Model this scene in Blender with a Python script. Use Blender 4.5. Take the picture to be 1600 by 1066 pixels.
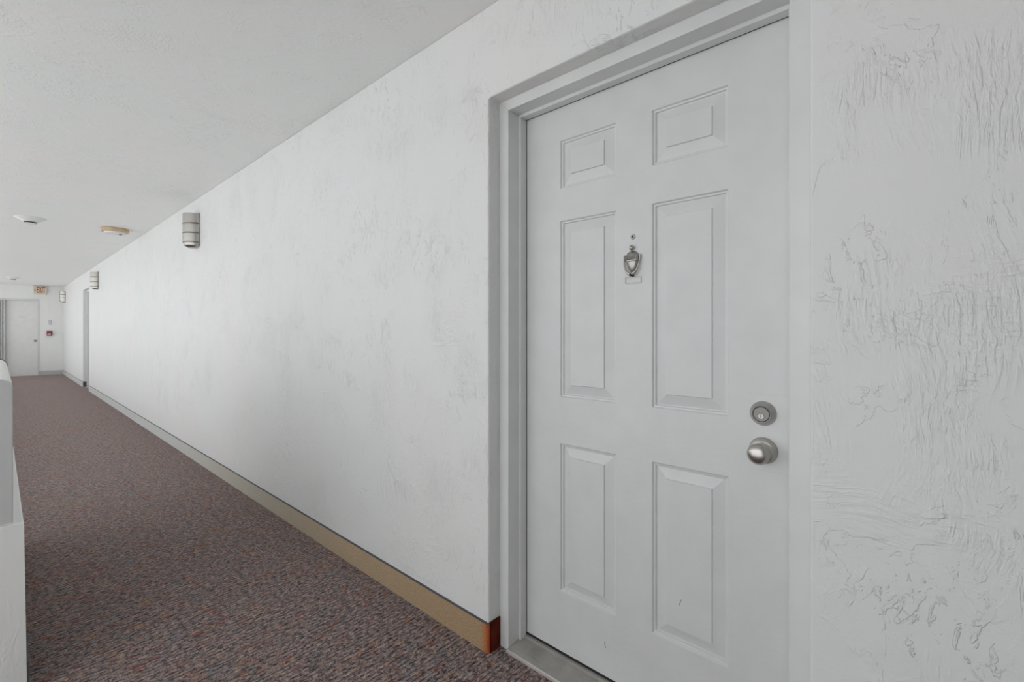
import bpy, bmesh, math, random
from mathutils import Vector, Matrix

random.seed(7)
scene = bpy.context.scene
COL = scene.collection
for o in list(bpy.data.objects):
    bpy.data.objects.remove(o)

# ------------------------------------------------------------------ camera
# world axes: x = across the corridor (towards the apartment wall), y = along it, z = up
EYE = 1.215
cam_d = bpy.data.cameras.new('camera')
cam = bpy.data.objects.new('camera', cam_d)
COL.objects.link(cam)
cam.location = (0, 0, EYE)
YAW = math.radians(48.02)
cam.rotation_euler = (math.pi / 2, 0, -YAW)
cam_d.sensor_width = 36
cam_d.lens = 723.5 / 1600 * 36
cam_d.shift_y = -0.010
cam_d.clip_start = 0.02
scene.camera = cam

# ------------------------------------------------------------------ sky, exposure
scene.view_settings.view_transform = 'Standard'
scene.view_settings.look = 'None'
scene.view_settings.exposure = 0.58
scene.view_settings.gamma = 1
scene.view_settings.use_curve_mapping = False
world = bpy.data.worlds.new('overcast_sky')
scene.world = world
world.use_nodes = True
bg = world.node_tree.nodes['Background']
bg.inputs[0].default_value = (0.96, 0.985, 1.0, 1)
bg.inputs[1].default_value = 1.12
sun_d = bpy.data.lights.new('sun', 'SUN')
sun_d.energy = 2.9
sun_d.angle = math.radians(3)
sun_d.color = (1.0, 0.985, 0.96)
sun = bpy.data.objects.new('sun', sun_d)
COL.objects.link(sun)
sun.rotation_euler = (math.radians(20), math.radians(38), 0)   # high, from the building's far side: lights only the yard


# ------------------------------------------------------------------ node helpers
class NT:
    def __init__(self, name):
        self.m = bpy.data.materials.new(name)
        self.m.use_nodes = True
        self.t = self.m.node_tree
        self.b = self.t.nodes['Principled BSDF']

    def n(self, kind, **kw):
        nd = self.t.nodes.new(kind)
        for k, v in kw.items():
            setattr(nd, k, v)
        return nd

    def link(self, a, b):
        self.t.links.new(a, b)

    def math(self, op, a, b=None, c=None, clamp=False):
        nd = self.n('ShaderNodeMath', operation=op)
        nd.use_clamp = clamp
        for i, v in enumerate((a, b, c)):
            if v is None:
                continue
            if isinstance(v, (int, float)):
                nd.inputs[i].default_value = v
            else:
                self.link(v, nd.inputs[i])
        return nd.outputs[0]

    def coord(self):
        return self.n('ShaderNodeTexCoord').outputs['Object']

    def mapping(self, vec, scale=(1, 1, 1), loc=(0, 0, 0), rot=(0, 0, 0)):
        nd = self.n('ShaderNodeMapping')
        nd.inputs['Scale'].default_value = scale
        nd.inputs['Location'].default_value = loc
        nd.inputs['Rotation'].default_value = rot
        self.link(vec, nd.inputs['Vector'])
        return nd.outputs[0]

    def noise(self, vec, scale, detail=2.0, rough=0.5, dist=0.0, out=0):
        nd = self.n('ShaderNodeTexNoise')
        nd.inputs['Scale'].default_value = scale
        nd.inputs['Detail'].default_value = detail
        nd.inputs['Roughness'].default_value = rough
        nd.inputs['Distortion'].default_value = dist
        self.link(vec, nd.inputs['Vector'])
        return nd.outputs[out]

    def ramp(self, fac, stops, interp='LINEAR'):
        nd = self.n('ShaderNodeValToRGB')
        cr = nd.color_ramp
        cr.interpolation = interp
        while len(cr.elements) < len(stops):
            cr.elements.new(0.5)
        for e, (p, c) in zip(cr.elements, stops):
            e.position = p
            e.color = c if len(c) == 4 else (*c, 1)
        self.link(fac, nd.inputs[0])
        return nd.outputs[0]

    def step(self, v, lo, hi):
        nd = self.n('ShaderNodeMapRange')
        nd.interpolation_type = 'SMOOTHSTEP'
        self.link(v, nd.inputs[0])
        nd.inputs[1].default_value = lo
        nd.inputs[2].default_value = hi
        return nd.outputs[0]

    def mix(self, fac, a, b, mode='MIX'):
        nd = self.n('ShaderNodeMix', data_type='RGBA', blend_type=mode)
        for sock, v in ((nd.inputs[0], fac), (nd.inputs[6], a), (nd.inputs[7], b)):
            if isinstance(v, (int, float)):
                sock.default_value = v
            elif isinstance(v, tuple):
                sock.default_value = v if len(v) == 4 else (*v, 1)
            else:
                self.link(v, sock)
        return nd.outputs[2]

    def bump(self, h, dist, strength=1.0):
        nd = self.n('ShaderNodeBump')
        nd.inputs['Strength'].default_value = strength
        nd.inputs['Distance'].default_value = dist
        self.link(h, nd.inputs['Height'])
        self.link(nd.outputs[0], self.b.inputs['Normal'])


def plain(name, col, rough=0.5, metal=0.0, grain=0.0, grain_scale=200.0, spec=0.5, var=0.03):
    k = NT(name)
    k.b.inputs['Roughness'].default_value = rough
    k.b.inputs['Metallic'].default_value = metal
    k.b.inputs['Specular IOR Level'].default_value = spec
    v = k.coord()
    f = k.noise(v, 9.0, 4.0)
    lo = tuple(c * (1 - var) for c in col)
    hi = tuple(min(1, c * (1 + var)) for c in col)
    k.link(k.ramp(f, [(0.3, lo), (0.7, hi)]), k.b.inputs['Base Color'])
    if grain:
        k.bump(k.noise(v, grain_scale, 3.0), grain)
    return k.m


def stucco(name, col, relief=1.0, thick=1.0):
    """Painted skip-trowel plaster: low plateaus with torn edges, combed strokes in patches, fine grain."""
    k = NT(name)
    k.b.inputs['Roughness'].default_value = 0.55
    k.b.inputs['Specular IOR Level'].default_value = 0.35
    v = k.coord()
    # torn edges of thin plaster layers
    n1 = k.noise(v, 3.1, 7.0, 0.58, 0.9)
    e1 = k.step(n1, 0.520, 0.532)
    n2 = k.noise(k.mapping(v, (1, 1, 0.7), (4.2, 1.7, 9.1)), 5.3, 6.0, 0.62, 1.3)
    e2 = k.step(n2, 0.575, 0.590)
    # combed strokes, mostly upright, broken into patches
    warp = k.noise(v, 2.2, 2.0, 0.5, 0.0, out=1)
    sc = k.n('ShaderNodeVectorMath', operation='SCALE')
    k.link(warp, sc.inputs[0]); sc.inputs['Scale'].default_value = 0.22
    ad = k.n('ShaderNodeVectorMath', operation='ADD')
    k.link(v, ad.inputs[0]); k.link(sc.outputs[0], ad.inputs[1])
    up = k.noise(k.mapping(ad.outputs[0], (95, 95, 16)), 1.0, 3.0, 0.55, 0.3)
    side = k.noise(k.mapping(ad.outputs[0], (16, 16, 95), (3, 8, 1)), 1.0, 3.0, 0.55, 0.3)
    m1 = k.step(k.noise(k.mapping(v, (1, 1, 1), (7, 3, 2)), 3.6, 4.0, 0.6), 0.50, 0.64)
    m2 = k.step(k.noise(k.mapping(v, (1, 1, 1), (1, 9, 5)), 3.2, 4.0, 0.6), 0.56, 0.68)
    s1 = k.math('MULTIPLY', k.step(up, 0.35, 0.7), m1)
    s2 = k.math('MULTIPLY', k.step(side, 0.35, 0.7), m2)
    fine = k.noise(v, 130.0, 4.0, 0.6)
    broad = k.noise(v, 7.0, 3.0, 0.5)
    brk = k.step(k.noise(k.mapping(v, (1, 1, 1), (5, 5, 5)), 9.0, 3.0, 0.6), 0.46, 0.60)
    e12 = k.math('MULTIPLY', k.math('ADD', k.math('MULTIPLY', e1, 0.6), k.math('MULTIPLY', e2, 0.6)), k.math('MULTIPLY_ADD', brk, 0.85, 0.15))
    dab = k.step(k.noise(k.mapping(ad.outputs[0], (34, 34, 20), (2, 6, 4)), 1.0, 4.0, 0.65, 0.8), 0.56, 0.62)
    m3 = k.step(k.noise(k.mapping(v, (1, 1, 1), (8, 2, 6)), 2.9, 4.0, 0.6), 0.52, 0.62)
    h = k.math('MULTIPLY', e12, 0.75)
    h = k.math('MULTIPLY_ADD', s1, 0.85, h)
    h = k.math('MULTIPLY_ADD', s2, 0.6, h)
    h = k.math('MULTIPLY_ADD', k.math('MULTIPLY', dab, m3), 0.7, h)
    h = k.math('MULTIPLY_ADD', up, 0.28, h)
    h = k.math('MULTIPLY_ADD', fine, 0.30, h)
    h = k.math('MULTIPLY_ADD', broad, 1.2, h)
    k.bump(h, 0.0016 * relief)
    # paint: faint warm and cool blotches, a few grey rub marks
    t = k.noise(k.mapping(v, (1, 1, 0.6)), 1.4, 5.0, 0.6)
    a = tuple(c * f for c, f in zip(col, (1.0, 0.985, 0.98)))
    b = tuple(c * f for c, f in zip(col, (0.97, 0.99, 0.98)))
    base = k.ramp(t, [(0.35, a), (0.65, b)])
    grime = k.step(k.noise(k.mapping(v, (1, 1, 0.45), (2, 2, 2)), 3.3, 6.0, 0.65), 0.60, 0.80)
    base = k.mix(k.math('MULTIPLY', grime, 0.10), base, tuple(c * 0.8 for c in col))
    k.link(base, k.b.inputs['Base Color'])
    return k.m


def carpet(name):
    """Loop-pile carpet tile: short woven dashes across the corridor in charcoal, slate, maroon and rust."""
    k = NT(name)
    v = k.coord()
    wob = k.noise(v, 60.0, 2.0, 0.5, 0.0, out=1)
    sc = k.n('ShaderNodeVectorMath', operation='SCALE'); sc.inputs['Scale'].default_value = 0.006
    k.link(wob, sc.inputs[0])
    ad = k.n('ShaderNodeVectorMath', operation='ADD')
    k.link(v, ad.inputs[0]); k.link(sc.outputs[0], ad.inputs[1])
    sp = k.n('ShaderNodeSeparateXYZ'); k.link(ad.outputs[0], sp.inputs[0])
    X, Y = sp.outputs[0], sp.outputs[1]
    row_h, cell_w = 0.019, 0.034
    yr = k.math('DIVIDE', Y, row_h)
    row = k.math('FLOOR', yr)
    wn = k.n('ShaderNodeTexWhiteNoise', noise_dimensions='1D'); k.link(row, wn.inputs['W'])
    xr = k.math('ADD', k.math('DIVIDE', X, cell_w), k.math('MULTIPLY', wn.outputs[0], 5.0))
    cell = k.math('FLOOR', xr)
    cb = k.n('ShaderNodeCombineXYZ'); k.link(cell, cb.inputs[0]); k.link(row, cb.inputs[1])
    wc = k.n('ShaderNodeTexWhiteNoise', noise_dimensions='2D'); k.link(cb.outputs[0], wc.inputs['Vector'])
    rnd = wc.outputs[0]
    # bigger basket of colour patches: mauve grey ground with slate, brown and rust blocks
    patch = k.n('ShaderNodeTexVoronoi', feature='F1', distance='CHEBYCHEV')
    patch.inputs['Scale'].default_value = 21.0
    patch.inputs['Randomness'].default_value = 0.9
    wob2 = k.noise(v, 22.0, 3.0, 0.6, 0.0, out=1)
    sc2 = k.n('ShaderNodeVectorMath', operation='SCALE'); sc2.inputs['Scale'].default_value = 0.035
    k.link(wob2, sc2.inputs[0])
    ad2 = k.n('ShaderNodeVectorMath', operation='ADD')
    k.link(v, ad2.inputs[0]); k.link(sc2.outputs[0], ad2.inputs[1])
    k.link(ad2.outputs[0], patch.inputs['Vector'])
    pc = k.n('ShaderNodeSeparateColor'); k.link(patch.outputs['Color'], pc.inputs[0])
    f = k.math('ADD', k.math('MULTIPLY', rnd, 0.36), k.math('MULTIPLY', pc.outputs[0], 0.64))
    colr = k.ramp(f, [(0.0, (0.15, 0.19, 0.22)), (0.22, (0.255, 0.225, 0.225)), (0.36, (0.20, 0.195, 0.205)), (0.46, (0.29, 0.245, 0.235)),
                      (0.56, (0.23, 0.175, 0.17)), (0.64, (0.30, 0.25, 0.19)), (0.71, (0.20, 0.21, 0.225)), (0.76, (0.26, 0.105, 0.09)),
                      (0.81, (0.34, 0.19, 0.11)), (0.86, (0.22, 0.05, 0.055)), (0.91, (0.27, 0.225, 0.215))], 'CONSTANT')
    colr = k.mix(0.30, colr, (0.225, 0.195, 0.188))
    drift = k.step(k.noise(v, 1.6, 3.0), 0.4, 0.65)
    colr = k.mix(k.math('MULTIPLY', drift, 0.22), colr, (0.22, 0.21, 0.215))
    # loops: dashes across the corridor, then fine yarn flecks
    lp = k.noise(k.mapping(v, (50, 84, 1)), 1.0, 3.5, 0.66, 0.5)
    loops = k.ramp(lp, [(0.38, (0.03, 0.02, 0.02)), (0.45, (0.60, 0.56, 0.56)), (0.54, (1.12, 1.10, 1.08)), (0.66, (1.75, 1.68, 1.62))])
    colr = k.mix(1.0, colr, loops, 'MULTIPLY')
    sv = k.noise(k.mapping(v, (1, 1.4, 1)), 230.0, 2.0, 0.7)
    speck = k.ramp(sv, [(0.34, (0.35, 0.33, 0.33)), (0.50, (0.95, 0.95, 0.95)), (0.68, (1.9, 1.8, 1.75))])
    colr = k.mix(1.0, colr, speck, 'MULTIPLY')
    colr = k.mix(1.0, colr, (1.08, 0.965, 0.925), 'MULTIPLY')
    fy = k.math('FRACT', yr)
    fx = k.math('FRACT', xr)
    gy = k.step(k.math('ABSOLUTE', k.math('SUBTRACT', fy, 0.5)), 0.29, 0.43)
    gx = k.step(k.math('ABSOLUTE', k.math('SUBTRACT', fx, 0.5)), 0.40, 0.5)
    gap = k.math('MAXIMUM', gy, k.math('MULTIPLY', gx, 0.9))
    broke = k.step(k.noise(v, 38.0, 2.0), 0.45, 0.60)
    gap = k.math('MULTIPLY', gap, k.math('MULTIPLY_ADD', broke, 0.72, 0.28))
    colr = k.mix(k.math('MULTIPLY', gap, 0.88), colr, (0.020, 0.013, 0.013))
    k.link(colr, k.b.inputs['Base Color'])
    k.b.inputs['Roughness'].default_value = 0.95
    k.b.inputs['Specular IOR Level'].default_value = 0.12
    k.b.inputs['Sheen Weight'].default_value = 0.38
    k.b.inputs['Sheen Roughness'].default_value = 0.5
    k.b.inputs['Sheen Tint'].default_value = (1.0, 0.85, 0.82, 1)
    hh = k.math('MULTIPLY_ADD', sv, 0.5, k.math('MULTIPLY_ADD', gap, -0.8, k.math('MULTIPLY', lp, 1.2)))
    k.bump(hh, 0.006, 0.9)
    return k.m


def base_strip_mat(name):
    """Carpet-cut skirting: grey far along, tan towards the near end, rust at the cut end (world coordinate along y)."""
    k = NT(name)
    v = k.coord()
    sp = k.n('ShaderNodeSeparateXYZ'); k.link(v, sp.inputs[0])
    y = k.math('ADD', sp.outputs[1], k.math('MULTIPLY', k.math('SUBTRACT', k.noise(v, 60.0, 3.0), 0.5), 0.015))
    f = k.math('DIVIDE', k.math('SUBTRACT', y, 1.2), 6.0)
    c = k.ramp(f, [(0.0054, (0.42, 0.050, 0.012)), (0.0072, (0.46, 0.17, 0.065)), (0.0115, (0.41, 0.285, 0.175)),
                   (0.17, (0.47, 0.36, 0.24)), (0.36, (0.52, 0.475, 0.39)), (0.75, (0.60, 0.605, 0.58)), (1.0, (0.62, 0.63, 0.62))])
    g = k.noise(k.mapping(v, (1, 1, 0.5)), 320.0, 3.0, 0.7)
    c = k.mix(1.0, c, k.ramp(g, [(0.3, (0.62, 0.62, 0.62)), (0.7, (1.35, 1.35, 1.35))]), 'MULTIPLY')
    k.link(c, k.b.inputs['Base Color'])
    k.b.inputs['Roughness'].default_value = 0.9
    k.b.inputs['Specular IOR Level'].default_value = 0.15
    k.bump(g, 0.002, 0.8)
    return k.m


M = {}
M['wall'] = stucco('painted_stucco', (0.79, 0.79, 0.79), 1.3)
M['wall_smooth'] = stucco('painted_stucco_smooth', (0.90, 0.90, 0.895), 0.8)
M['ceiling'] = stucco('painted_ceiling_plaster', (0.90, 0.905, 0.90), 0.9)
M['carpet'] = carpet('woven_carpet')
M['base'] = base_strip_mat('skirting_carpet')
M['base_end'] = plain('shade_dark_red_skirting_end', (0.11, 0.016, 0.008), 0.9, grain=0.002, grain_scale=300, spec=0.1, var=0.5)  # red return, darkened because the recess shade is put into its colour
M['cap'] = plain('dark_cap_strip', (0.085, 0.088, 0.10), 0.6)
M['paint'] = plain('gloss_white_paint', (0.69, 0.695, 0.695), 0.34, grain=0.0006, grain_scale=60)
M['frame'] = plain('frame_white_paint', (0.72, 0.725, 0.72), 0.36, grain=0.0005, grain_scale=45)
M['rubber'] = plain('black_weatherstrip', (0.012, 0.012, 0.012), 0.7)
M['nickel'] = plain('brushed_nickel', (0.52, 0.505, 0.47), 0.27, 1.0, grain=0.0002, grain_scale=500)
M['nickel_dark'] = plain('shadowed_nickel', (0.30, 0.29, 0.27), 0.35, 1.0)
M['pewter'] = plain('antique_pewter', (0.42, 0.41, 0.38), 0.30, 1.0)
M['face'] = plain('dull_cylinder_face', (0.22, 0.215, 0.20), 0.40, 1.0, grain=0.0002, grain_scale=300)
M['bronze'] = plain('dark_engraved_band', (0.16, 0.155, 0.14), 0.5, 0.8)
M['lock'] = plain('satin_lock_face', (0.50, 0.49, 0.47), 0.40, 1.0, grain=0.0002, grain_scale=300)
M['dark'] = plain('near_black', (0.015, 0.015, 0.015), 0.5)
M['sill'] = plain('worn_aluminium_sill', (0.40, 0.385, 0.36), 0.5, 0.3, grain=0.0006, grain_scale=120, var=0.25)
M['sill_edge'] = plain('bright_aluminium', (0.75, 0.72, 0.69), 0.35, 0.5)
M['grey'] = plain('grey_painted_end', (0.60, 0.605, 0.605), 0.6, grain=0.0004, grain_scale=30)
M['tan'] = plain('aged_tan_plastic', (0.60, 0.45, 0.28), 0.45, var=0.1)
M['plastic'] = plain('white_plastic', (0.80, 0.80, 0.78), 0.4)
M['cream'] = plain('cream_sign_face', (0.80, 0.66, 0.50), 0.5)
M['letter'] = plain('red_brown_lettering', (0.36, 0.055, 0.02), 0.5)
M['red'] = plain('fire_alarm_red', (0.42, 0.05, 0.08), 0.4)
M['shutter'] = plain('grey_shutter_metal', (0.58, 0.585, 0.585), 0.5)
M['glass'] = plain('viewer_lens', (0.05, 0.05, 0.05), 0.08)
M['ground'] = plain('pale_concrete_yard', (0.60, 0.605, 0.61), 0.9, spec=0.1)


# ------------------------------------------------------------------ mesh helpers
def tag(o, label=None, cat=None, kind=None, group=None):
    for k, v in (('label', label), ('category', cat), ('kind', kind), ('group', group)):
        if v:
            o[k] = v
    return o


def link_mesh(name, bm, mat, parent=None, loc=(0, 0, 0), smooth=False, bevel=0.0, angle=35):
    bmesh.ops.recalc_face_normals(bm, faces=bm.faces)
    me = bpy.data.meshes.new(name)
    bm.to_mesh(me)
    bm.free()
    o = bpy.data.objects.new(name, me)
    COL.objects.link(o)
    o.location = loc
    for m in (mat if isinstance(mat, (list, tuple)) else [mat]):
        me.materials.append(m)
    if parent:
        o.parent = parent
    if bevel:
        md = o.modifiers.new('bevel', 'BEVEL')
        md.width = bevel
        md.segments = 2
        md.limit_method = 'ANGLE'
        md.angle_limit = math.radians(40)
    if smooth:
        for p in me.polygons:
            p.use_smooth = True
        me.set_sharp_from_angle(angle=math.radians(angle))
    return o


def empty(name, loc):
    o = bpy.data.objects.new(name, None)
    o.empty_display_size = 0.05
    COL.objects.link(o)
    o.location = loc
    return o


def add_box(bm, x0, x1, y0, y1, z0, z1):
    vs = [bm.verts.new((x, y, z)) for x in (x0, x1) for y in (y0, y1) for z in (z0, z1)]
    for f in ((0, 1, 3, 2), (4, 6, 7, 5), (0, 4, 5, 1), (2, 3, 7, 6), (0, 2, 6, 4), (1, 5, 7, 3)):
        bm.faces.new([vs[i] for i in f])
    return bm


def box(*a):
    return add_box(bmesh.new(), *a)


def slab_with_holes(x0, x1, y0, y1, z0, z1, holes, axis='x'):
    """Plate between x0 and x1 with rectangular openings (ya, yb, za, zb); one welded shell."""
    ys = sorted({y0, y1, *[h[0] for h in holes], *[h[1] for h in holes]})
    zs = sorted({z0, z1, *[h[2] for h in holes], *[h[3] for h in holes]})

    def solid(i, j):
        if not (0 <= i < len(ys) - 1 and 0 <= j < len(zs) - 1):
            return False
        cy, cz = (ys[i] + ys[i + 1]) / 2, (zs[j] + zs[j + 1]) / 2
        return not any(h[0] < cy < h[1] and h[2] < cz < h[3] for h in holes)
    bm = bmesh.new()
    cache = {}

    def V(x, y, z):
        p = (x, y, z) if axis == 'x' else (y, x, z)
        if p not in cache:
            cache[p] = bm.verts.new(p)
        return cache[p]
    for i in range(len(ys) - 1):
        for j in range(len(zs) - 1):
            if not solid(i, j):
                continue
            a, b, c, d = ys[i], ys[i + 1], zs[j], zs[j + 1]
            bm.faces.new([V(x0, a, c), V(x0, b, c), V(x0, b, d), V(x0, a, d)])
            bm.faces.new([V(x1, a, c), V(x1, a, d), V(x1, b, d), V(x1, b, c)])
            if not solid(i - 1, j):
                bm.faces.new([V(x0, a, c), V(x0, a, d), V(x1, a, d), V(x1, a, c)])
            if not solid(i + 1, j):
                bm.faces.new([V(x0, b, c), V(x1, b, c), V(x1, b, d), V(x0, b, d)])
            if not solid(i, j - 1):
                bm.faces.new([V(x0, a, c), V(x1, a, c), V(x1, b, c), V(x0, b, c)])
            if not solid(i, j + 1):
                bm.faces.new([V(x0, a, d), V(x0, b, d), V(x1, b, d), V(x1, a, d)])
    bmesh.ops.recalc_face_normals(bm, faces=bm.faces)
    bmesh.ops.dissolve_limit(bm, angle_limit=0.01, verts=bm.verts, edges=bm.edges)
    return bm


def lathe(prof, axis='-x', seg=40, cap=True, bm=None, c=(0, 0, 0)):
    """Revolve (radius, distance along the axis) pairs."""
    bm = bm or bmesh.new()
    rings = []
    for r, d in prof:
        ring = []
        for i in range(seg if r > 1e-6 else 1):
            a = 2 * math.pi * i / seg
            u, w = r * math.cos(a), r * math.sin(a)
            p = {'-x': (-d, u, w), '-z': (u, w, -d), 'z': (u, w, d), '-y': (u, -d, w)}[axis]
            ring.append(bm.verts.new((p[0] + c[0], p[1] + c[1], p[2] + c[2])))
        rings.append(ring)
    for A, B in zip(rings, rings[1:]):
        n = max(len(A), len(B))
        for i in range(n):
            j = (i + 1) % n
            if len(A) == 1 and len(B) == 1:
                continue
            if len(A) == 1:
                bm.faces.new([A[0], B[i], B[j]])
            elif len(B) == 1:
                bm.faces.new([A[i], B[0], A[j]])
            else:
                bm.faces.new([A[i], B[i], B[j], A[j]])
    if cap:
        for R in (rings[0], rings[-1]):
            if len(R) > 2:
                bm.faces.new(R)
    return bm


def tube(pts, r, seg=10, bm=None, cap=True):
    bm = bm or bmesh.new()
    pts = [Vector(p) for p in pts]
    rings = []
    for i, p in enumerate(pts):
        t = (pts[min(i + 1, len(pts) - 1)] - pts[max(i - 1, 0)]).normalized()
        up = Vector((1, 0, 0)) if abs(t.x) < 0.9 else Vector((0, 1, 0))
        u = t.cross(up).normalized()
        w = t.cross(u).normalized()
        rr = r[i] if isinstance(r, (list, tuple)) else r
        rings.append([bm.verts.new(p + (u * math.cos(2 * math.pi * k / seg) + w * math.sin(2 * math.pi * k / seg)) * rr) for k in range(seg)])
    for A, B in zip(rings, rings[1:]):
        for k in range(seg):
            bm.faces.new([A[k], A[(k + 1) % seg], B[(k + 1) % seg], B[k]])
    if cap:
        bm.faces.new(rings[0]); bm.faces.new(rings[-1])
    return bm


def prism(outline, y0, y1):
    """Extrude an (x, z) outline from y0 to y1."""
    bm = bmesh.new()
    a = [bm.verts.new((x, y0, z)) for x, z in outline]
    b = [bm.verts.new((x, y1, z)) for x, z in outline]
    n = len(outline)
    for i in range(n):
        bm.faces.new([a[i], a[(i + 1) % n], b[(i + 1) % n], b[i]])
    bm.faces.new(a); bm.faces.new(b)
    return bm


def copy_tree(src, offset):
    r = src.copy()
    COL.objects.link(r)
    r.location = Vector(src.location) + Vector(offset)
    for ch in list(src.children):
        c = ch.copy(); COL.objects.link(c); c.parent = r
        for g in list(ch.children):
            d = g.copy(); COL.objects.link(d); d.parent = c
    return r


# ------------------------------------------------------------------ the setting
WX = 1.238            # face of the apartment wall
END = 18.05           # far wall
HC = 2.44             # ceiling
O1 = (0.2013, 1.2335)  # opening of the near entry
O2 = (12.58, 13.612)   # opening of the next entry down the corridor
OH = 2.094
NOOK = -0.7             # the unseen added wall beside the viewer ends here, set for the light

tag(link_mesh('ground', box(-60, 60, -50, 70, -9.2, -9.0), M['ground']), 'pale concrete yard far below the open corridor', 'ground', 'structure')

fl = link_mesh('floor', box(-1.30, 1.46, -2.1, END + 0.05, -0.15, 0.0), M['carpet'])
tag(fl, 'dark brown and grey woven carpet along the corridor', 'floor', 'structure')
ce = link_mesh('ceiling', box(-1.45, 3.2, -2.6, END + 0.2, HC, HC + 0.2), M['ceiling'])
tag(ce, 'white trowelled plaster ceiling over the corridor', 'ceiling', 'structure')
wr = link_mesh('wall_right', slab_with_holes(WX, 1.46, -2.1, END + 0.1, 0, HC, [(O1[0], O1[1], 0, OH), (O2[0], O2[1], 0, OH)]), M['wall'], bevel=0.006)
tag(wr, 'long white trowelled stucco wall with recessed entry doors', 'wall', 'structure')
wn = link_mesh('unseen_nook_wall', box(-1.45, -1.30, -2.1, NOOK, 0, HC), M['wall'])  # out of view, added to reduce light on the door and near wall
tag(wn, 'unseen white stucco wall added beside the viewer to cut the light', 'wall', 'structure')
wf = link_mesh('unseen_front_wall', box(-1.30, WX, -2.1, -1.9, 0, HC), M['wall'])  # unseen, put here to block light from behind the camera
tag(wf, 'unseen white stucco wall added behind the viewer to block light', 'wall', 'structure')

# far wall with its door opening
E_L, E_R, E_T = -0.32, 0.738, 2.045
wb = link_mesh('wall_back', slab_with_holes(END, END + 0.15, -0.5, WX, 0, HC, [(E_L, E_R, 0, E_T)], axis='y'), M['wall_smooth'])
tag(wb, 'white end wall of the corridor with a flat door', 'wall', 'structure')


# ------------------------------------------------------------------ parapet on the open side
def parapet_outline(top, right, left, r, foot=0.0, z0=0.0, n=7):
    pts = [(left, z0), (right + foot, z0)]
    for i in range(n + 1):
        a = math.pi / 2 * i / n
        pts.append((right - r + r * math.cos(a), top - r + r * math.sin(a)))
    for i in range(n + 1):
        a = math.pi / 2 + math.pi / 2 * i / n
        pts.append((left + r + r * math.cos(a), top - r + r * math.sin(a)))
    return pts


P0, P1 = 2.228, 3.77
wl = empty('wall_left', (0, 0, 0))
tag(wl, 'low white stucco parapet with rounded top along the open side, unseen added railing beyond', 'parapet', 'structure')
link_mesh('ledge', prism(parapet_outline(0.578, 0.0592, -0.40, 0.006, foot=0.007), P0, P1), M['wall_smooth'], wl, smooth=True)
link_mesh('upper_wall', prism(parapet_outline(1.058, 0.0345, -0.34, 0.030, z0=0.57), P0 + 0.012, P1), M['wall_smooth'], wl, smooth=True)
ep = link_mesh('end_panel', prism(parapet_outline(1.0555, 0.0320, -0.337, 0.029, z0=0.586), P0 + 0.006, P0 + 0.014), M['grey'], wl, smooth=True)
ep['label'] = 'grey painted end face with rounded top'
link_mesh('joint_strip', prism(parapet_outline(1.0605, 0.037, -0.342, 0.032, z0=0.97), P1 - 0.020, P1 + 0.002), M['rubber'], wl)['label'] = 'black strip over the rounded parapet top'
# past the solid part: unseen open metal railing added to let in light
link_mesh('unseen_curb', box(-0.40, -0.02, P1, END, 0.0, 0.06), M['wall_smooth'], wl, bevel=0.004)
link_mesh('unseen_top_rail', box(-0.135, -0.085, P1, END, 1.03, 1.06), M['frame'], wl, bevel=0.004)
link_mesh('unseen_bottom_rail', box(-0.125, -0.095, P1, END, 0.13, 0.155), M['frame'], wl)
link_mesh('unseen_top_rail', box(-1.275, -1.225, NOOK, P0 - 0.02, 1.03, 1.06), M['frame'], wl, bevel=0.004)
link_mesh('unseen_bottom_rail', box(-1.265, -1.235, NOOK, P0 - 0.02, 0.13, 0.155), M['frame'], wl)
pk = None
n_pk = int((END - P1) / 0.118)
for i in range(n_pk):
    y = P1 + 0.06 + i * 0.118
    if pk is None:
        pk = link_mesh('unseen_picket', box(-0.117, -0.103, -0.007, 0.007, 0.06, 1.03), M['frame'], wl, loc=(0, y, 0))
    else:
        q = pk.copy(); COL.objects.link(q); q.location = (0, y, 0)
for i in range(int((P0 - NOOK) / 0.118)):
    q = pk.copy(); COL.objects.link(q); q.location = (-1.14, NOOK + 0.06 + i * 0.118, 0)
bl = empty('baseboard_left', (0, 0, 0))
tag(bl, 'grey skirting at the foot of the parapet', 'baseboard', 'structure')
link_mesh('base_strip', box(0.0665, 0.0715, P0, P1, 0.0, 0.112), M['cap'], bl)

# ------------------------------------------------------------------ skirting on the apartment wall
br = empty('baseboard_right', (0, 0, 0))
tag(br, 'carpet skirting strip along the apartment wall, rust red at its cut corner with shade coloured into the return', 'baseboard', 'structure')
BT = 0.0065


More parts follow.
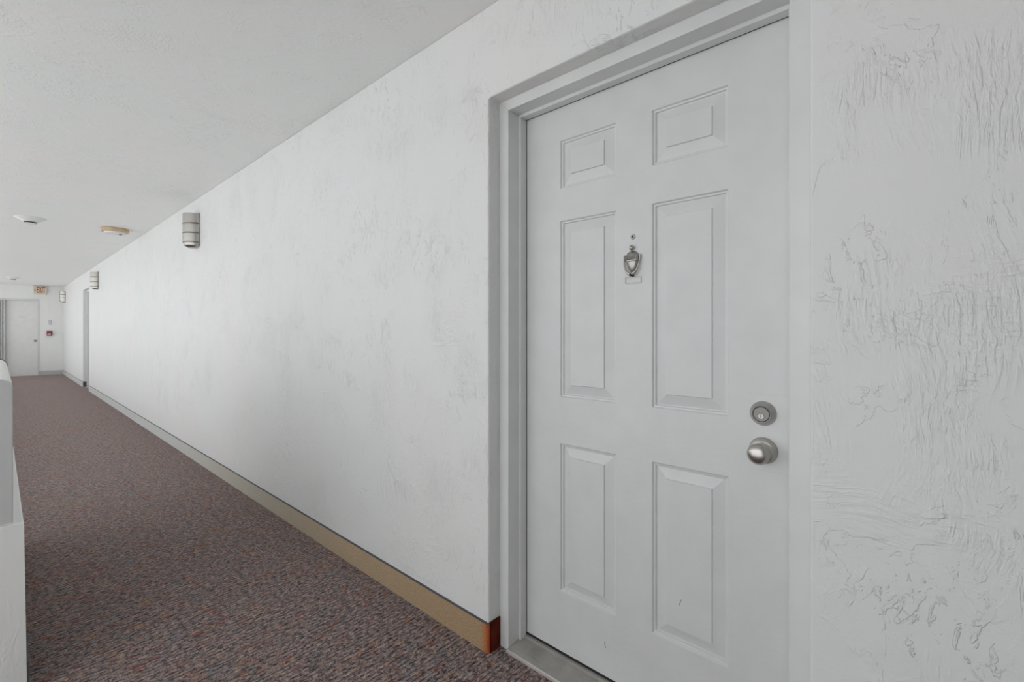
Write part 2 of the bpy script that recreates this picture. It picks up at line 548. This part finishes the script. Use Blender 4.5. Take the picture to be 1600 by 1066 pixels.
def skirting(y0, y1, ret0=0.0, ret1=0.0, rust=False):
    r = 0.012
    out = [(WX - BT, y1)]
    pts_o = []
    # outer path in plan (x, y), rounded where it turns into the recess
    if ret0:
        pts_o.append((WX + 0.002, y0 - BT))
        for i in range(6):
            a = math.pi / 2 * i / 5
            pts_o.append((WX - BT + r - r * math.sin(a), y0 - BT + r - r * math.cos(a)))
    else:
        pts_o.append((WX - BT, y0))
    pts_o.append((WX - BT, y1))
    pts_i = [(WX, y1), (WX, y0)]
    if ret0:
        pts_i.append((WX + 0.002, y0))
    pl = pts_o + pts_i
    for nm, z0, z1, m, grow in (('base_strip', 0.0, 0.108, M['base'], 0), ('cap_strip', 0.108, 0.1135, M['cap'], 0)):
        bm = bmesh.new()
        A = [bm.verts.new((x, y, z0)) for x, y in pl]
        B = [bm.verts.new((x, y, z1)) for x, y in pl]
        n = len(pl)
        for i in range(n):
            bm.faces.new([A[i], A[(i + 1) % n], B[(i + 1) % n], B[i]])
        bm.faces.new(A); bm.faces.new(B)
        link_mesh(nm, bm, m, br)
    if ret0:
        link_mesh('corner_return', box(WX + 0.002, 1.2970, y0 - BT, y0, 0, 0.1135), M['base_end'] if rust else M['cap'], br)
    if ret1:
        link_mesh('corner_return', box(WX - BT, 1.2970, y1, y1 + BT, 0, 0.1135), M['cap'], br)


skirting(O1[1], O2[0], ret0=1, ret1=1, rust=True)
skirting(O2[1], END, ret0=1)
skirting(-1.9, O1[0])
bb = link_mesh('baseboard_back', box(E_R + 0.017, WX - BT, END - 0.006, END, 0, 0.115), M['shutter'])
tag(bb, 'grey skirting on the end wall beside the flat door', 'baseboard', 'structure')


# ------------------------------------------------------------------ steel frames of the entries
FX = 1.2975
#            left(far) offset, right(near) offset, head offset, depth
PROF = [(0.0, 0.0, 0.0, FX), (0.047, 0.0525, 0.041, FX), (0.047, 0.0525, 0.041, 1.3565), (0.0585, 0.0655, 0.053, 1.3565),
        (0.0585, 0.0655, 0.053, 1.3900), (0.047, 0.0525, 0.041, 1.3900), (0.047, 0.0525, 0.041, 1.445), (0.0, 0.0, 0.0, 1.445)]


def entry_frame(name, y0, y1, label):
    root = empty(name, (FX, (y0 + y1) / 2, 0))
    tag(root, label, 'door frame', 'structure')
    inv = Vector((FX, (y0 + y1) / 2, 0))

    def strip(nm, ends, prof=PROF, mat=M['frame'], bevel=0.0015):
        bm = bmesh.new()
        A = [bm.verts.new(Vector(ends[0](p)) - inv) for p in prof]
        B = [bm.verts.new(Vector(ends[1](p)) - inv) for p in prof]
        n = len(prof)
        for i in range(n):
            bm.faces.new([A[i], A[(i + 1) % n], B[(i + 1) % n], B[i]])
        bm.faces.new(A); bm.faces.new(B)
        return link_mesh(nm, bm, mat, root, bevel=bevel)
    bl_ = lambda p: (p[3], y1 - p[0], 0.0)
    tl_ = lambda p: (p[3], y1 - p[0], OH - p[2])
    tr_ = lambda p: (p[3], y0 + p[1], OH - p[2])
    br_ = lambda p: (p[3], y0 + p[1], 0.0)
    strip('jamb', (bl_, tl_))
    strip('header', (tl_, tr_))
    strip('jamb', (br_, tr_))
    # black seal behind the stop
    ws = [(0.040, 0.045, 0.034, 1.3902), (0.0572, 0.0642, 0.0517, 1.3902), (0.0572, 0.0642, 0.0517, 1.3948), (0.040, 0.045, 0.034, 1.3948)]
    strip('weatherstrip', (bl_, tl_), ws, M['rubber'], 0)
    strip('weatherstrip', (tl_, tr_), ws, M['rubber'], 0)
    strip('weatherstrip', (br_, tr_), ws, M['rubber'], 0)
    return root


entry_frame('trim_1', O1[0], O1[1], 'white stepped steel frame around the near panelled door')
entry_frame('trim_2', O2[0], O2[1], 'white stepped steel frame in the distant wall recess')

# ------------------------------------------------------------------ panelled entry door
DX = 1.395
D_Y0, D_Y1, D_Z0, D_Z1 = 0.2565, 1.1845, 0.030, 2.0500
PAN_Y = [(0.7829, 1.0153), (0.4236, 0.6557)]
PAN_Z = [(1.7408, 1.9190), (0.9690, 1.6212), (0.2520, 0.7985)]
DC = Vector((DX, 0.7205, 0.0))


def panel_mesh(ya, yb, za, zb):
    prof = [(0.0, 0.0), (0.0016, 0.0010), (0.0042, 0.0060), (0.0090, 0.0068), (0.0112, 0.0125), (0.0140, 0.0130),
            (0.0448, 0.0050), (0.0458, 0.0050), (0.0480, 0.0004)]
    bm = bmesh.new()
    loops = []
    for off, dep in prof:
        x = DX + dep
        loops.append([bm.verts.new(Vector((x, y, z)) - DC) for y, z in ((ya + off, za + off), (yb - off, za + off), (yb - off, zb - off), (ya + off, zb - off))])
    for A, B in zip(loops, loops[1:]):
        for i in range(4):
            bm.faces.new([A[i], A[(i + 1) % 4], B[(i + 1) % 4], B[i]])
    bm.faces.new(loops[-1])
    back = [bm.verts.new(Vector((DX + 0.040, y, z)) - DC) for y, z in ((ya, za), (yb, za), (yb, zb), (ya, zb))]
    for i in range(4):
        bm.faces.new([loops[0][i], loops[0][(i + 1) % 4], back[(i + 1) % 4], back[i]])
    bm.faces.new(back)
    return bm


holes = [(a - DC.y, b - DC.y, c, d) for a, b in PAN_Y for c, d in PAN_Z]
door = link_mesh('door_1', slab_with_holes(0, 0.042, D_Y0 - DC.y, D_Y1 - DC.y, D_Z0, D_Z1, holes), M['paint'], loc=DC)
tag(door, 'white six panel entry door with knocker, knob and deadbolt', 'door', 'structure')
for a, b in PAN_Y:
    for c, d in PAN_Z:
        link_mesh('panel', panel_mesh(a, b, c, d), M['paint'], door)

# lock plate painted over in white
lp = link_mesh('lock_plate', box(-0.0016, 0.0, 0.268 - DC.y, 0.3735 - DC.y, 0.834, 1.044), M['paint'], door, bevel=0.0006)
# deadbolt
KY, KZ = 0.3345 - DC.y, 0.9905
db = link_mesh('deadbolt', lathe([(0.033, 0.0016), (0.033, 0.004), (0.0315, 0.0065), (0.0235, 0.021), (0.0222, 0.0228), (0.0212, 0.0222), (0.0205, 0.0195), (0.0, 0.0195)], seg=48), M['lock'], door, (0, KY, KZ), smooth=True, angle=28)
link_mesh('lock_cylinder', lathe([(0.0195, 0.0206), (0.0195, 0.0222), (0.0188, 0.0228), (0.0, 0.0228)], seg=48), M['face'], db, smooth=True, angle=28)
link_mesh('key_plug', lathe([(0.0075, 0.0228), (0.0075, 0.0240), (0.0068, 0.0246), (0.0, 0.0246)], seg=32, c=(0, 0.000, -0.0055)), M['pewter'], db, smooth=True)
link_mesh('keyway', box(-0.0249, -0.0246, -0.0008, 0.0008, -0.0105, -0.0005), M['dark'], db)
link_mesh('keyway_ring', lathe([(0.0210, 0.0222), (0.0194, 0.0224)], seg=48, cap=False), M['dark'], db)
# knob
NY, NZ = 0.3335 - DC.y, 0.8895
kb = link_mesh('door_knob', lathe([(0.036, 0.0016), (0.036, 0.004), (0.0335, 0.0075), (0.024, 0.0115), (0.0165, 0.0150), (0.0140, 0.021), (0.0145, 0.028),
                                   (0.0185, 0.034), (0.0240, 0.040), (0.0272, 0.047), (0.0280, 0.053), (0.0268, 0.059), (0.0225, 0.0645), (0.0150, 0.0685), (0.0070, 0.0703), (0.0, 0.0706)], seg=56),
               M['nickel'], door, (0, NY, NZ), smooth=True, angle=60)
# viewer
vw = link_mesh('peephole', lathe([(0.0085, 0.0), (0.0085, 0.0018), (0.0070, 0.0030), (0.0050, 0.0030), (0.0045, 0.0014)], seg=28, cap=False), M['pewter'], door, (0, 0.7208 - DC.y, 1.5237), smooth=True)
link_mesh('lens', lathe([(0.0048, 0.0012), (0.0035, 0.0020), (0.0, 0.0024)], seg=20, cap=False), M['glass'], vw, smooth=True)


# knocker: urn body with a drop ring
def half_urn(prof, depth, seg=18):
    bm = bmesh.new()
    rings = []
    for r, z in prof:
        rings.append([bm.verts.new((-depth(r) * math.sin(math.pi * i / seg) - 0.001, r * math.cos(math.pi * i / seg), z)) for i in range(seg + 1)])
    for A, B in zip(rings, rings[1:]):
        for i in range(seg):
            bm.faces.new([A[i], A[i + 1], B[i + 1], B[i]])
        bm.faces.new([A[0], B[0], B[-1], A[-1]])
    bm.faces.new(rings[0]); bm.faces.new(rings[-1])
    return bm


kn = link_mesh('door_knocker', half_urn([(0.003, 0.0290), (0.010, 0.0275), (0.0170, 0.0235), (0.0215, 0.0185), (0.0235, 0.0150), (0.0245, 0.0145), (0.0245, -0.0015),
                                        (0.0250, -0.0020), (0.0250, -0.0050), (0.0240, -0.0060), (0.0222, -0.0066), (0.0180, -0.0200), (0.0120, -0.0320), (0.0050, -0.0400), (0.0015, -0.0420)],
                                       lambda r: r * 0.55), M['pewter'], door, (0, 0.7222 - DC.y, 1.4480), smooth=True, angle=30)
link_mesh('finial', lathe([(0.0, -0.0095), (0.0045, -0.0075), (0.0075, -0.0030), (0.0080, 0.001), (0.0062, 0.0052), (0.0030, 0.0085), (0.0, 0.0095)], axis='z', seg=20, c=(-0.0085, 0, 0.0385)), M['pewter'], kn, smooth=True)
pts = []
for i in range(25):
    a = math.pi * i / 24
    pts.append((-0.004 - 0.009 * math.sin(a), 0.0285 * math.cos(a), 0.0160 - 0.0640 * math.sin(a) ** 0.80))
link_mesh('drop_ring', tube(pts, [0.0026 + 0.0022 * math.sin(math.pi * i / 24) ** 3 for i in range(25)]), M['nickel'], kn, smooth=True)
link_mesh('name_band', box(-0.0160, -0.0120, -0.0165, 0.0165, 0.0005, 0.0135), M['bronze'], kn, bevel=0.0008)
link_mesh('striker', lathe([(0.0060, 0.0), (0.0060, 0.003), (0.0035, 0.006), (0.0035, 0.013), (0.0055, 0.016), (0.0040, 0.019), (0.0, 0.020)], seg=18, c=(0, 0, -0.0505)), M['dark'], kn, smooth=True)
# name plate frame
npf = link_mesh('name_plate', slab_with_holes(-0.0028, 0.0, -0.0287, 0.0287, -0.0105, 0.0105, [(-0.0262, 0.0262, -0.0080, 0.0080)]), M['nickel_dark'], door, (0, 0.7200 - DC.y, 1.3815))
link_mesh('card', box(-0.0008, 0.0, -0.0262, 0.0262, -0.0080, 0.0080), M['paint'], npf)
# a couple of black scuffs near the foot of the door
for (ya, za, dy, dz, w) in ((0.8255, 0.136, 0.004, 0.018, 0.0013), (0.564, 0.385, -0.006, 0.020, 0.0008)):
    bm = bmesh.new()
    vs = [bm.verts.new((-0.0003, ya - DC.y + s * w + t * dy, za + t * dz)) for s, t in ((-1, -.5), (1, -.5), (1, .5), (-1, .5))]
    bm.faces.new(vs)
    bmesh.ops.solidify(bm, geom=bm.faces, thickness=0.0003)
    link_mesh('scuff', bm, M['cap'], door)['label'] = 'small dark scuff'

# the same door again in the far recess
d3 = copy_tree(door, (0, O2[0] - O1[0], 0))
d3.name = 'door_3'
tag(d3, 'distant white panelled door hidden in the second wall recess', 'door', 'structure')


# thresholds
def threshold(y0, y1, label):
    o = link_mesh('threshold', prism([(1.286, 0.0), (1.286, 0.007), (1.292, 0.0105), (1.376, 0.0175), (1.384, 0.0215), (1.445, 0.0215), (1.445, 0.0)], y0, y1), M['sill'])
    tag(o, label, 'threshold')
    link_mesh('front_edge', prism([(1.2845, 0.0), (1.2845, 0.0090), (1.2900, 0.0112), (1.2900, 0.0)], y0, y1), M['sill_edge'], o)
    for k in range(5):
        x = 1.312 + 0.013 * k
        z = 0.0105 + (x - 1.292) / 0.084 * 0.007
        link_mesh('ridge', prism([(x, z - 0.001), (x, z + 0.0012), (x + 0.003, z + 0.0014), (x + 0.003, z - 0.001)], y0, y1), M['sill'], o)
    link_mesh('door_sweep', box(1.394, 1.444, y0, y1, 0.0215, 0.0298), M['rubber'], o)
    return o


threshold(O1[0] + 0.054, O1[1] - 0.048, 'worn grey metal threshold under the near panelled door')
threshold(O2[0] + 0.054, O2[1] - 0.048, 'metal threshold in the distant recess down the corridor')


# ------------------------------------------------------------------ wall sconces
def half_ellipse(a, p, n=26):
    return [(-p * math.sin(math.pi * i / n), a * math.cos(math.pi * i / n)) for i in range(n + 1)]


def half_drum(levels, n=26, bm=None):
    """levels: (a, p, z) half-ellipse rings, closed at the wall side and both ends."""
    bm = bm or bmesh.new()
    rings = [[bm.verts.new((x, y, z)) for x, y in half_ellipse(a, p, n)] for a, p, z in levels]
    for A, B in zip(rings, rings[1:]):
        for i in range(n):
            bm.faces.new([A[i], A[i + 1], B[i + 1], B[i]])
        bm.faces.new([A[0], B[0], B[-1], A[-1]])
    bm.faces.new(rings[0]); bm.faces.new(rings[-1])
    return bm


def make_sconce(loc):
    root = empty('wall_sconce', loc)
    link_mesh('back_plate', box(-0.010, 0.0, -0.089, 0.089, -0.140, 0.160), M['nickel_dark'], root, bevel=0.002)
    a, p = 0.088, 0.112
    for z0, z1 in ((0.070, 0.156), (-0.0165, 0.062), (-0.1025, -0.0245)):
        b = link_mesh('shade_band', half_drum([(a * 0.985, p * 0.985, z0), (a, p, z0 + 0.003), (a, p, z1 - 0.003), (a * 0.985, p * 0.985, z1)]), M['nickel'], root, smooth=True, angle=16)
        link_mesh('rim', half_drum([(a * 0.96, p * 0.96, z0 - 0.008), (a * 1.03, p * 1.03, z0 - 0.006), (a * 1.03, p * 1.03, z0 - 0.001), (a * 0.97, p * 0.97, z0)]), M['nickel_dark'], b, smooth=True)
    link_mesh('lower_collar', half_drum([(a * 0.62, p * 0.62, -0.154), (a * 0.86, p * 0.86, -0.138), (a * 0.92, p * 0.92, -0.134), (a * 0.93, p * 0.93, -0.1105)]), M['nickel'], root, smooth=True, angle=16)
    return root


SZ = 2.129
sc0 = make_sconce((WX, 5.035, SZ))
sconces = [(sc0, 'brushed nickel banded wall sconce nearest the panelled entry door')]
for dy, lab in ((6.30, 'bright nickel wall sconce just before the distant door recess'), (12.46, 'small bright wall sconce beside the end wall, farthest of the three')):
    sconces.append((copy_tree(sc0, (0, dy, 0)), lab))
for o, lab in sconces:
    tag(o, lab, 'wall sconce', group='sconces along the corridor wall')

# ------------------------------------------------------------------ things on the ceiling
det = empty('smoke_detector', (0.24, 7.25, HC))
link_mesh('base', lathe([(0.125, 0.0), (0.125, 0.004), (0.110, 0.012), (0.062, 0.040), (0.056, 0.044)], axis='-z', seg=40), M['plastic'], det, smooth=True)
link_mesh('sensing_chamber', lathe([(0.050, 0.043), (0.050, 0.056), (0.042, 0.060), (0.0, 0.060)], axis='-z', seg=32), M['dark'], det, smooth=True)
link_mesh('cover', lathe([(0.053, 0.0575), (0.050, 0.064), (0.030, 0.067), (0.0, 0.067)], axis='-z', seg=32), M['plastic'], det, smooth=True)
det2 = copy_tree(det, (0, 8.3, 0))
tag(det, 'white flared ceiling detector level with the tan alarm', 'detector', group='white ceiling detectors')
tag(det2, 'small white ceiling detector close to the exit sign', 'detector', group='white ceiling detectors')

al = empty('ceiling_alarm', (0.945, 7.27, HC))
tag(al, 'aged tan round alarm on the ceiling with white underside', 'alarm')
link_mesh('tan_ring', lathe([(0.122, 0.0), (0.132, 0.003), (0.132, 0.034), (0.126, 0.042), (0.105, 0.044)], axis='-z', seg=44), M['tan'], al, smooth=True)
link_mesh('white_cover', lathe([(0.104, 0.042), (0.100, 0.058), (0.088, 0.066), (0.0, 0.068)], axis='-z', seg=44), M['plastic'], al, smooth=True)
link_mesh('test_button', lathe([(0.014, 0.066), (0.014, 0.072), (0.0, 0.073)], axis='-z', seg=18, c=(0.045, -0.045, 0)), M['cap'], al, smooth=True)

# ------------------------------------------------------------------ end of the corridor
ex = empty('exit_sign', (0.777, END, 2.31))
tag(ex, 'cream exit sign with red brown letters and arrow on end wall', 'exit sign')
link_mesh('housing', box(-0.128, 0.128, -0.060, 0.0, -0.105, 0.120), M['plastic'], ex, bevel=0.004)
link_mesh('face', box(-0.123, 0.123, -0.0625, -0.0600, -0.100, 0.115), M['cream'], ex)


def lettering(text, name, mat, parent, loc, size, sx, thick):
    cu = bpy.data.curves.new('lettering', 'FONT')
    cu.body = text
    cu.size = size
    cu.align_x = 'CENTER'
    cu.align_y = 'CENTER'
    cu.extrude = thick
    cu.offset = size * 0.018
    cu.resolution_u = 3
    tmp = bpy.data.objects.new('lettering_source', cu)
    COL.objects.link(tmp)
    dg = bpy.context.evaluated_depsgraph_get()
    me = bpy.data.meshes.new_from_object(tmp.evaluated_get(dg))
    bpy.data.objects.remove(tmp)
    bpy.data.curves.remove(cu)
    me.transform(Matrix.Rotation(math.pi / 2, 4, 'X') @ Matrix.Diagonal((sx, 1, 1, 1)))
    me.name = name
    me.materials.clear(); me.materials.append(mat)
    o = bpy.data.objects.new(name, me)
    COL.objects.link(o)
    o.parent = parent
    o.location = loc
    return o


lettering('EXIT', 'lettering', M['letter'], ex, (0.018, -0.0635, 0.010), 0.225, 0.36, 0.0012)
bm = bmesh.new()
A = [bm.verts.new(p) for p in ((-0.116, -0.0640, 0.004), (-0.088, -0.0640, 0.034), (-0.088, -0.0640, -0.026))]
bm.faces.new(A)
bmesh.ops.solidify(bm, geom=bm.faces, thickness=0.0015)
link_mesh('arrow', bm, M['letter'], ex)['label'] = 'small arrow pointing to the open side'

# flat end door with its frame
tr = empty('trim_3', ((E_L + E_R) / 2, END, 0))
tag(tr, 'plain white frame of the flat end door', 'door frame', 'structure')
ox = (E_L + E_R) / 2
link_mesh('jamb', box(E_R - 0.008 - ox, E_R + 0.016 - ox, -0.018, 0.10, 0, E_T), M['frame'], tr, bevel=0.002)
link_mesh('jamb', box(E_L - 0.028 - ox, E_L + 0.018 - ox, -0.018, 0.10, 0, E_T), M['frame'], tr, bevel=0.002)
link_mesh('header', box(E_L - 0.028 - ox, E_R + 0.016 - ox, -0.020, 0.10, E_T - 0.018, E_T + 0.028), M['frame'], tr, bevel=0.002)
d2 = link_mesh('door_2', box(-0.715, 0.3095, 0, 0.042, 0.001, E_T - 0.0185), M['plastic'], loc=(0.42, END + 0.022, 0), bevel=0.001)
tag(d2, 'plain flat white door at the far end of the corridor', 'door', 'structure')
link_mesh('door_knob', lathe([(0.028, 0.0), (0.026, 0.008), (0.012, 0.014), (0.012, 0.03), (0.025, 0.042), (0.026, 0.052), (0.016, 0.062), (0.0, 0.064)], axis='-y', seg=24), M['nickel_dark'], d2, (0.268, 0, 0.945), smooth=True)
sg = link_mesh('sign_plate', box(-0.072, 0.072, -0.004, 0.0, -0.040, 0.040), M['plastic'], d2, (0.027, 0, 1.585))
link_mesh('sign_strip', box(-0.056, 0.056, -0.0055, -0.004, -0.014, 0.010), M['shutter'], sg)

# folded accordion shutter leaning at the open side of the far door
sh = empty('accordion_shutter', (0.072, END - 0.045, 0))
tag(sh, 'grey folded accordion shutter beside the flat end door', 'shutter')
for k in range(7):
    x = -0.215 + 0.037 * k
    bm = bmesh.new()
    ol = [(x, -0.020), (x + 0.0185, 0.016), (x + 0.037, -0.020), (x + 0.037, -0.014), (x + 0.0185, 0.022), (x, -0.014)]
    A = [bm.verts.new((px, py, 0.02)) for px, py in ol]
    B = [bm.verts.new((px, py, E_T - 0.03)) for px, py in ol]
    for i in range(6):
        bm.faces.new([A[i], A[(i + 1) % 6], B[(i + 1) % 6], B[i]])
    bm.faces.new(A); bm.faces.new(B)
    link_mesh('slat', bm, M['shutter'], sh)
link_mesh('end_post', box(0.0435, 0.058, -0.026, 0.022, 0.0, E_T - 0.03), M['shutter'], sh)
link_mesh('track', box(-0.22, 0.058, -0.026, 0.024, E_T - 0.03, E_T - 0.018), M['shutter'], sh)

# alarm devices on the end wall
pu = empty('fire_alarm_pull', (0.962, END, 1.145))
tag(pu, 'red fire alarm pull station on the white end wall', 'fire alarm')
link_mesh('housing', box(-0.057, 0.057, -0.045, 0.0, -0.070, 0.070), M['red'], pu, bevel=0.006)
link_mesh('pull_bar', box(-0.040, 0.026, -0.058, -0.045, -0.034, -0.014), M['plastic'], pu, bevel=0.003)
link_mesh('recess', box(-0.045, 0.026, -0.0465, -0.045, 0.008, 0.045), M['cap'], pu)
link_mesh('hinge_cover', box(0.034, 0.052, -0.050, -0.045, -0.060, 0.060), M['dark'], pu)
sw = empty('call_station', (0.972, END, 1.445))
tag(sw, 'small grey call plate above the red pull station', 'call plate')
link_mesh('plate', box(-0.030, 0.030, -0.012, 0.0, -0.062, 0.062), M['shutter'], sw, bevel=0.003)
for z in (0.030, -0.002, -0.034):
    link_mesh('button', box(-0.016, 0.016, -0.018, -0.012, z - 0.009, z + 0.009), M['plastic'], sw, bevel=0.002)
